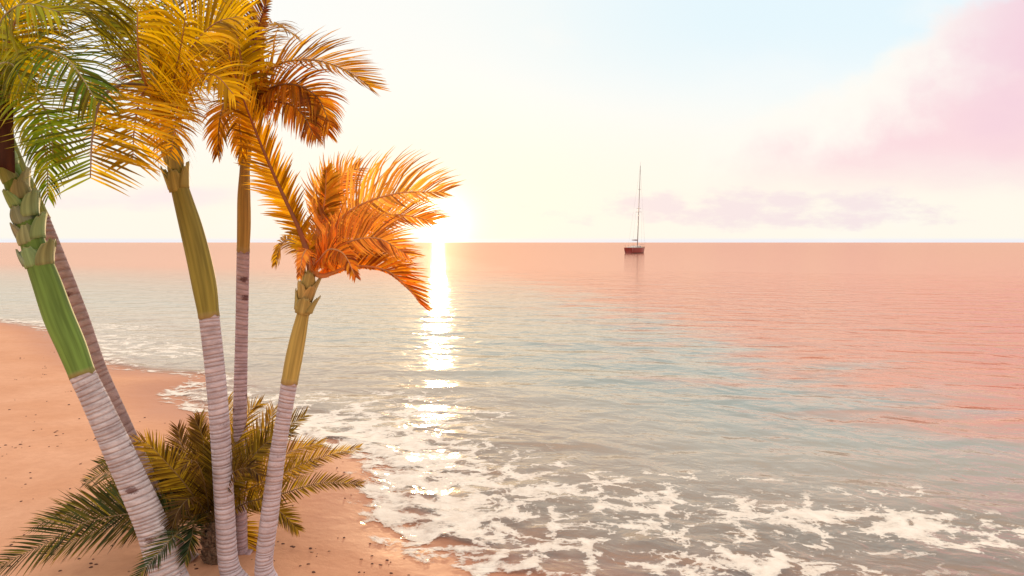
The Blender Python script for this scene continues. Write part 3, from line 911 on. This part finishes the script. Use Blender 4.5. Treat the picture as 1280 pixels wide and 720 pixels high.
# arches out to the right, leaflets swept up and then along with the wind
frond(t5, pp([K, (408, 298, 6.9), (440, 262, 6.8), (495, 242, 6.7), (554, 240, 6.65)]), 0.60, 83, O1, RIB5, face=(.05, -1, .25), droop=0.0, kink=1.1, a0=72, a1=26, asym=(1.0, .55), bend=W5, width=.025, rnd=.25)
frond(t5, pp([K, (408, 312, 7.1), (445, 280, 7.3), (490, 268, 7.5), (540, 276, 7.6)]), 0.56, 83, O2, RIB5, face=(0, -1, .3), droop=0.0, kink=1.1, a0=70, a1=26, asym=(1.0, .6), bend=W5, width=.025, rnd=.25)
frond(t5, pp([K, (405, 322, 6.8), (435, 303, 6.6), (472, 298, 6.5), (508, 318, 6.45)]), 0.46, 83, O2, RIB5, face=(0, -1, .4), droop=0.08, kink=0.8, a0=68, a1=24, asym=(1.0, .7), bend=W5, width=.025, rnd=.25)
frond(t5, pp([K, (404, 345, 6.9), (440, 333, 6.9), (482, 338, 6.9), (512, 362, 6.9), (526, 380, 6.9)]), 0.44, 91, O3, RIB5, face=(.05, -1, .3), droop=0.0, kink=0.8, a0=62, a1=14, asym=(1.0, .12), bend=(1, 0, -.5), start=.06, width=.026, rnd=.25)
frond(t5, pp([K, (405, 330, 7.2), (440, 316, 7.4), (480, 322, 7.6), (512, 352, 7.8)]), 0.42, 78, O3, RIB5, face=(.05, -1, .3), droop=0.0, kink=0.8, a0=64, a1=20, asym=(1.0, .3), bend=(1, 0, -.5), start=.06, width=.026, rnd=.25)
frond(t5, pp([K, (405, 310, 7.2), (425, 282, 7.5), (455, 275, 7.8), (485, 300, 8.0)]), 0.46, 72, (0.60, 0.24, 0.025), RIB5, face=(0, -.9, .5), droop=0.2, kink=.5, bend=W5, width=.025, rnd=.25)
frond(t5, pp([K, (400, 325, 6.7), (412, 312, 6.5), (430, 318, 6.3), (444, 345, 6.2)]), 0.2, 57, O3, RIB5, face=(.1, -.9, .4), droop=0.3)
frond(t5, pp([K, (380, 312, 7.2), (366, 300, 7.5), (352, 305, 7.7), (344, 330, 7.8)]), 0.22, 49, (0.50, 0.27, 0.03), RIBB, face=(0, -.8, .5), droop=0.3)
frond(t5, pp([K, (388, 325, 6.7), (384, 312, 6.55), (378, 322, 6.45), (375, 345, 6.4)]), 0.14, 33, O2, RIB5, face=(0, -1, .3), droop=0.3)

# ---------- 6: low feathery palm among the trunks
YB = 7.35
ft = base_at(262, YB)
tb = empty('palm_bush', ft)
tag(tb, 'low feathery palm with a stubby shaggy trunk spreading between the tall trunks', 'palm bush')
cz = at(264, 655, YB)
m, g, out = material('shaggy_palm_bark')
P = g.n('ShaderNodeTexCoord').outputs['Object']
n = g.noise(g.vmul(P, (1, 1, 2.5)), 22.0, 4, 0.7)
b = g.n('ShaderNodeBsdfPrincipled'); g.put(b.inputs['Base Color'], g.mix(g.ss(n, .35, .65), (0.13, 0.075, 0.045), (0.36, 0.26, 0.18)))
b.inputs['Roughness'].default_value = 0.9
bp = g.n('ShaderNodeBump'); bp.inputs['Distance'].default_value = 0.03; g.put(bp.inputs['Height'], n); g.link(bp.outputs[0], b.inputs['Normal'])
g.link(b.outputs[0], out.inputs[0])
M_SHAG = m
V, F = tube([ft + Vector((0, 0, -.05)), ft + Vector((0.01, 0, .15)), ft + Vector((0.0, 0, .35)), cz + Vector((0, 0, -.02))], [0.13, 0.135, 0.13, 0.09], 16)
stem = mesh_obj('trunk', [tuple(v) for v in V], F, M_SHAG, tb, None, True)
V, F = [], []
hgt = (cz - ft).z
for k in range(150):                                     # old leaf stubs all round the stem
    zz = random.uniform(0.0, hgt); a = random.uniform(0, 2 * math.pi)
    e = Vector((math.cos(a), math.sin(a), 0)); s_ = Vector((-math.sin(a), math.cos(a), 0))
    p0 = ft + Vector((0, 0, zz)) + e * 0.115
    p1 = p0 + e * random.uniform(.03, .07) + Vector((0, 0, random.uniform(.04, .09)))
    w = random.uniform(.014, .026)
    q = len(V)
    V += [p0 - s_ * w, p0 + s_ * w, p1 + s_ * w * .4, p1 - s_ * w * .4, p0 + e * .03 + Vector((0, 0, -.02))]
    F += [(q, q + 1, q + 2, q + 3), (q + 1, q, q + 4), (q + 1, q + 4, q + 2), (q, q + 3, q + 4), (q + 2, q + 4, q + 3)]
mesh_obj('leaf_stubs', [tuple(v) for v in V], F, M_SHAG, tb)
DG = (0.065, 0.090, 0.032); OG = (0.20, 0.14, 0.026); YB_ = (0.42, 0.27, 0.035); DB = (0.13, 0.070, 0.026)
K = (264, 656, YB)
bush = [  # tip path, colour
    ([(200, 640, 7.0), (110, 652, 6.7), (55, 680, 6.55), (2, 706, 6.45)], DG, .30),
    ([(195, 625, 7.3), (120, 632, 7.3), (80, 645, 7.25), (48, 655, 7.2)], DG, .26),
    ([(215, 610, 7.5), (160, 590, 7.7), (130, 592, 7.9), (108, 602, 8.0)], DG, .24),
    ([(220, 605, 7.6), (190, 570, 7.9), (170, 556, 8.0)], OG, .26),
    ([(235, 610, 7.2), (205, 575, 7.0), (185, 555, 6.95), (172, 552, 6.9)], YB_, .24),
    ([(240, 600, 7.5), (228, 560, 7.7), (222, 535, 7.8)], DB, .24),
    ([(248, 600, 7.6), (248, 550, 7.9), (250, 520, 8.1)], OG, .24),
    ([(256, 600, 7.4), (254, 550, 7.4), (244, 525, 7.4)], DB, .22),
    ([(270, 595, 7.6), (278, 540, 8.0), (285, 498, 8.3)], YB_, .26),
    ([(278, 595, 7.4), (298, 545, 7.5), (312, 515, 7.6), (325, 505, 7.6)], YB_, .26),
    ([(285, 600, 7.6), (315, 555, 7.9), (335, 530, 8.1), (342, 512, 8.2)], YB_, .28),
    ([(290, 605, 7.4), (325, 565, 7.4), (350, 540, 7.4), (380, 520, 7.4)], OG, .26),
    ([(295, 612, 7.5), (335, 582, 7.7), (370, 562, 7.9), (402, 555, 8.0)], YB_, .22),
    ([(300, 618, 7.4), (345, 596, 7.4), (390, 575, 7.4), (448, 560, 7.4)], YB_, .17),
    ([(305, 630, 7.3), (350, 618, 7.2), (400, 604, 7.15), (450, 605, 7.1)], OG, .17),
    ([(295, 625, 7.6), (330, 600, 8.0), (360, 590, 8.3), (395, 580, 8.6)], OG, .25),
    ([(285, 650, 7.5), (305, 670, 7.6), (318, 700, 7.6)], YB_, .2),
    ([(240, 655, 6.9), (220, 668, 6.4), (195, 695, 6.15), (172, 722, 6.0)], (0.055, 0.10, 0.05), .22),
    ([(245, 650, 7.0), (240, 670, 6.7), (232, 700, 6.55)], (0.05, 0.09, 0.045), .2),
    ([(230, 630, 7.4), (200, 608, 7.5), (160, 612, 7.6), (125, 628, 7.65)], DG, .24),
    ([(240, 620, 7.3), (222, 592, 7.3), (205, 585, 7.35), (180, 600, 7.4)], DB, .22),
    ([(258, 615, 7.0), (250, 585, 6.7), (240, 575, 6.5), (228, 585, 6.4)], DB, .22),
    ([(275, 620, 7.1), (290, 592, 6.9), (310, 585, 6.8), (325, 595, 6.75)], DB, .22),
    ([(280, 612, 7.7), (300, 580, 8.2), (315, 560, 8.6), (340, 560, 9.0)], OG, .25),
    ([(225, 640, 7.6), (190, 650, 7.9), (150, 668, 8.1)], DB, .24),
    ([(225, 640, 7.2), (170, 650, 7.1), (110, 668, 7.0), (60, 692, 6.95)], DG, .24),
    ([(215, 628, 7.5), (160, 622, 7.7), (110, 632, 7.8), (70, 650, 7.9)], DG, .24),
    ([(232, 618, 7.4), (200, 590, 7.5), (160, 575, 7.6), (125, 580, 7.6)], DG, .22),
    ([(250, 630, 6.95), (238, 622, 6.75), (222, 640, 6.6), (212, 672, 6.55)], DB, .2),
    ([(285, 615, 7.2), (312, 575, 7.15), (340, 548, 7.1), (365, 540, 7.1)], OG, .24),
    ([(268, 600, 7.3), (270, 560, 7.25), (282, 530, 7.2)], OG, .22),
    ([(290, 640, 7.55), (320, 628, 7.7), (350, 640, 7.8), (372, 662, 7.85)], OG, .2),
    ([(250, 625, 7.9), (235, 600, 8.4), (205, 590, 8.8)], DB, .25),
]
for P_, cl, L in bush:
    P_ = [K] + P_
    frond(tb, pp(P_), L * (1.55 if cl == DG else 1.3), 62, cl, (0.20, 0.13, 0.05) if cl != YB_ else (0.4, 0.24, .08), width=0.022, droop=0.1, kink=0.05, face=(0, -0.75, 0.6), vee=0.3, start=0.14, a0=60, a1=30, rib_r=0.011, rnd=.18, warm=(0, 0))


# ------------------------------------------------------------------ sailboat
def boat():
    w = ground(795, 316.6)
    root = empty('sailboat', (w.x, w.y, 0))
    tag(root, 'red hulled sailboat with a tall bare mast lying near the horizon', 'sailboat')
    red = simple('red_hull_paint', (0.17, 0.016, 0.012), (0.23, 0.024, 0.016), 0.8, 0.35)
    anti = simple('boot_stripe_paint', (0.05, 0.015, 0.012), (0.07, 0.02, 0.015), 1.0, 0.5)
    white = simple('white_gelcoat', (0.62, 0.58, 0.55), (0.72, 0.68, 0.64), 1.0, 0.4)
    teak = simple('teak_deck', (0.32, 0.20, 0.12), (0.42, 0.28, 0.17), 3.0, 0.7, (0.3, 6, 1))
    alu = simple('mast_alloy', (0.22, 0.17, 0.17), (0.28, 0.22, 0.22), 1.0, 0.4)
    glassm = simple('cabin_glass', (0.02, 0.025, 0.03), (0.03, 0.035, 0.04), 1.0, 0.1)
    canvas = simple('sail_cover_canvas', (0.35, 0.30, 0.32), (0.45, 0.40, 0.42), 2.0, 0.9)
    hd = R(56)                                    # bow swings right and away
    cx_, sx_ = math.cos(hd), math.sin(hd)

    def T(p):
        return (w.x + p[0] * cx_ - p[1] * sx_, w.y + p[0] * sx_ + p[1] * cx_, p[2])
    Lh = 12.2
    st = []
    N = 25
    for i in range(N):
        t = i / (N - 1)
        bx = -Lh / 2 + Lh * t
        beam = 1.75 * (0.78 + 0.55 * t - 0.2 * t * t) if t < 0.45 else 1.75 * 0.987 * max(0.0, 1 - ((t - 0.45) / 0.55) ** 2.1)
        beam = max(beam, 0.03)
        fb = 1.75 + 0.42 * (t - 0.35) ** 2 * 2.2
        st.append((bx, beam, fb, t))
    V, F = [], []
    K_ = 11
    for bx, beam, fb, t in st:
        for k in range(K_):
            s_ = k / (K_ - 1) * 2 - 1
            a = abs(s_)
            yy = math.copysign(beam * (1 - (1 - a) ** 2.4) , s_) if a > 0 else 0
            zz = -0.75 * (1 - 0.8 * t ** 3) + (fb + 0.75 * (1 - 0.8 * t ** 3)) * a ** 1.7
            rake = 0.9 * t ** 6 * (zz / fb) - 0.35 * (1 - t) ** 8 * (1 - zz / fb) * -1
            V.append(T((bx + rake, yy, zz)))
    for i in range(N - 1):
        for k in range(K_ - 1):
            q = i * K_ + k
            F.append((q, q + 1, q + K_ + 1, q + K_))
    F.append(tuple(range(K_)))
    hull = mesh_obj('hull', V, F, red, root, None, True)
    # deck
    V, F = [], []
    for bx, beam, fb, t in st:
        for s_ in (-1, 0, 1):
            V.append(T((bx + 0.9 * t ** 6, s_ * beam * 0.985, fb - 0.05 + (0.06 if s_ == 0 else 0))))
    for i in range(N - 1):
        for k in range(2):
            q = i * 3 + k
            F.append((q, q + 3, q + 4, q + 1))
    mesh_obj('deck', V, F, teak, root)
    # boot stripe just above the waterline
    V, F = [], []
    rows = []
    for bx, beam, fb, t in st:
        dp = 0.75 * (1 - 0.8 * t ** 3)
        for zz in (0.02, 0.22):
            a = ((zz + dp) / (fb + dp)) ** (1 / 1.7)
            yy = beam * (1 - (1 - a) ** 2.4) + 0.012
            rake = 0.9 * t ** 6 * (zz / fb) + 0.35 * (1 - t) ** 8 * (1 - zz / fb)
            V.append(T((bx + rake, yy, zz))); V.append(T((bx + rake, -yy, zz)))
    for i in range(N - 1):
        q = i * 4
        F.append((q, q + 2, q + 6, q + 4)); F.append((q + 1, q + 5, q + 7, q + 3))
    mesh_obj('boot_stripe', V, F, anti, hull)

    def box(name, c, s, mat, parent, taper=1.0, bev=0.0):
        V = []
        for zz in (0, 1):
            k = 1 if zz == 0 else taper
            for sx, sy in ((-1, -1), (1, -1), (1, 1), (-1, 1)):
                V.append(T((c[0] + sx * s[0] / 2 * k, c[1] + sy * s[1] / 2 * k, c[2] + zz * s[2])))
        F = [(3, 2, 1, 0), (4, 5, 6, 7), (0, 1, 5, 4), (1, 2, 6, 5), (2, 3, 7, 6), (3, 0, 4, 7)]
        o = mesh_obj(name, V, F, mat, parent)
        if bev:
            bm_ = o.modifiers.new('bevel', 'BEVEL'); bm_.width = bev; bm_.segments = 3
        return o

    def rod(name, a, b, r0, r1, mat, parent, n=8):
        V, F = tube([T(a), T([(a[i] + b[i]) / 2 for i in range(3)]), T(b)], [r0, (r0 + r1) / 2, r1], n)
        return mesh_obj(name, [tuple(v) for v in V], F, mat, parent, None, True)
    cab = box('cabin', (0.0, 0, 1.80), (4.4, 2.1, 0.62), white, root, 0.86, 0.12)
    for sx in (-1.2, 0.0, 1.2):
        for sy in (-1, 1):
            box('window', (sx, sy * 0.985, 2.0), (0.75, 0.06, 0.22), glassm, cab, 1.0, 0.02)
    box('hatch', (2.6, 0, 1.84), (0.6, 0.6, 0.12), white, root, 0.95, 0.03)
    box('cockpit_coaming', (-3.7, 0, 1.80), (2.6, 1.9, 0.32), white, root, 0.94, 0.06)
    rod('steering_wheel_post', (-4.1, 0, 2.0), (-4.1, 0, 2.85), 0.07, 0.05, white, root)
    mx = 1.0
    H = 26.8
    mast = rod('mast', (mx, 0, 1.8), (mx + 0.9, -0.35, 1.3 + H), 0.15, 0.085, alu, root, 10)

    def mp(zz):
        f_ = (zz - 1.8) / (H - 0.5)
        return (mx + 0.9 * f_, -0.35 * f_, zz)
    for zz, hw in ((13.3, 1.0), (14.4, 0.75), (20.5, 0.5)):
        c = mp(zz)
        rod('spreader', (c[0], c[1] - hw, zz), (c[0], c[1] + hw, zz), 0.05, 0.05, alu, mast, 6)
    rod('masthead_wand', mp(1.3 + H), (mp(1.3 + H)[0], mp(1.3 + H)[1], 2.6 + H), 0.03, 0.015, alu, mast, 5)
    boom = rod('boom', (mx, 0, 4.05), (mx - 4.3, 0, 4.25), 0.10, 0.09, alu, root, 8)
    V, F = tube([T((mx - 0.3 - 3.8 * t, 0, 4.27 + 0.10 * (1 - t))) for t in (0, .1, .4, .8, 1)], [0.05, 0.15, 0.13, 0.10, 0.03], 8)
    mesh_obj('furled_sail', [tuple(v) for v in V], F, canvas, boom, None, True)
    top = mp(1.0 + H)
    rod('forestay', (Lh / 2 + 0.8, 0, 2.35), top, 0.014, 0.014, alu, root, 5)
    rod('backstay', (-Lh / 2 + 0.1, 0, 2.1), top, 0.012, 0.012, alu, root, 5)
    for sy in (-1, 1):
        c = mp(13.3)
        rod('shroud', (mx - 0.3, sy * 1.6, 1.8), (c[0], c[1] + sy * 1.0, 13.3), 0.012, 0.012, alu, root, 5)
        for k in range(5):
            px_ = -5.0 + k * 2.3
            bt = (px_ + Lh / 2) / Lh
            bw = np.interp(bt, [s[3] for s in st], [s[1] for s in st]) * 0.95
            rod('stanchion', (px_, sy * bw, 1.9), (px_, sy * bw, 2.65), 0.03, 0.03, alu, root, 5)
        rod('stern_rail', (-6.0, sy * 1.25, 2.62), (-4.6, sy * 1.6, 2.66), 0.035, 0.035, alu, root, 5)
        rod('bow_rail', (6.6, 0, 2.95), (5.0, sy * 0.85, 2.75), 0.035, 0.035, alu, root, 5)
    box('rudder', (-5.6, 0, -1.1), (0.5, 0.09, 1.1), anti, root, 1.0)


boat()

# ------------------------------------------------------------------ pebbles on the sand
pm = [simple('pebble_stone', (0.07, 0.028, 0.018), (0.15, 0.065, 0.04), 30.0, 0.8), simple('shell_grit', (0.30, 0.15, 0.08), (0.42, 0.24, 0.14), 30.0, 0.8)]
protos = []
import bmesh
for k in range(6):
    bm = bmesh.new()
    bmesh.ops.create_icosphere(bm, subdivisions=2, radius=1.0)
    r_ = random.Random(50 + k)
    dirs = [Vector((r_.gauss(0, 1), r_.gauss(0, 1), r_.gauss(0, 1))).normalized() for _ in range(6)]
    el = r_.uniform(0.6, 0.95)
    for v in bm.verts:
        n = v.co.normalized()
        s = 1.0
        for dd in dirs: s -= 0.22 * max(0, n.dot(dd) - 0.45)
        v.co = Vector((n.x * s, n.y * s * el, n.z * s * 0.5))
    me = bpy.data.meshes.new('pebble'); bm.to_mesh(me); bm.free()
    me.materials.append(pm[0] if k < 5 else pm[1])
    protos.append(me)
cnt = 0
tries = 0
while cnt < 294 and tries < 20000:
    tries += 1
    py = 420 + 296 * random.random() ** 0.7
    px = random.uniform(2, 660)
    p = ground(px, py, 0.2)
    dd = float(shore_dist([p.x], [p.y])[0])
    if dd > -0.5: continue
    if random.random() > (0.35 + 0.65 * (wob(np.array([p.x]), np.array([p.y]), 1.6, 9)[0] > -0.1)): continue
    for q in range(random.choice((1, 1, 1, 2, 3))):
        X, Y = p.x + random.gauss(0, 0.09) * (q > 0), p.y + random.gauss(0, 0.12) * (q > 0)
        o = bpy.data.objects.new('pebble', random.choice(protos))
        col.objects.link(o)
        s = random.choice((0.009, 0.011, 0.013, 0.016, 0.019, 0.022)) * (1.25 if Y > 11 else 1.0)
        o.scale = (s, s, s)
        o.location = (X, Y, float(sand_z([X], [Y])[0]) + s * 0.05)
        o.rotation_euler = (random.uniform(-.2, .2), random.uniform(-.2, .2), random.uniform(0, 6.28))
        tag(o, 'small brown pebble lying loose on the bare sand', 'pebble', 'pebbles scattered over the sand')
        cnt += 1

# ------------------------------------------------------------------ render look
scene.view_settings.view_transform = 'Standard'
scene.view_settings.look = 'None'
scene.view_settings.exposure = 0
scene.view_settings.gamma = 1
scene.render.engine = 'CYCLES'
scene.cycles.max_bounces = 8
scene.cycles.transparent_max_bounces = 12
scene.cycles.use_denoising = True
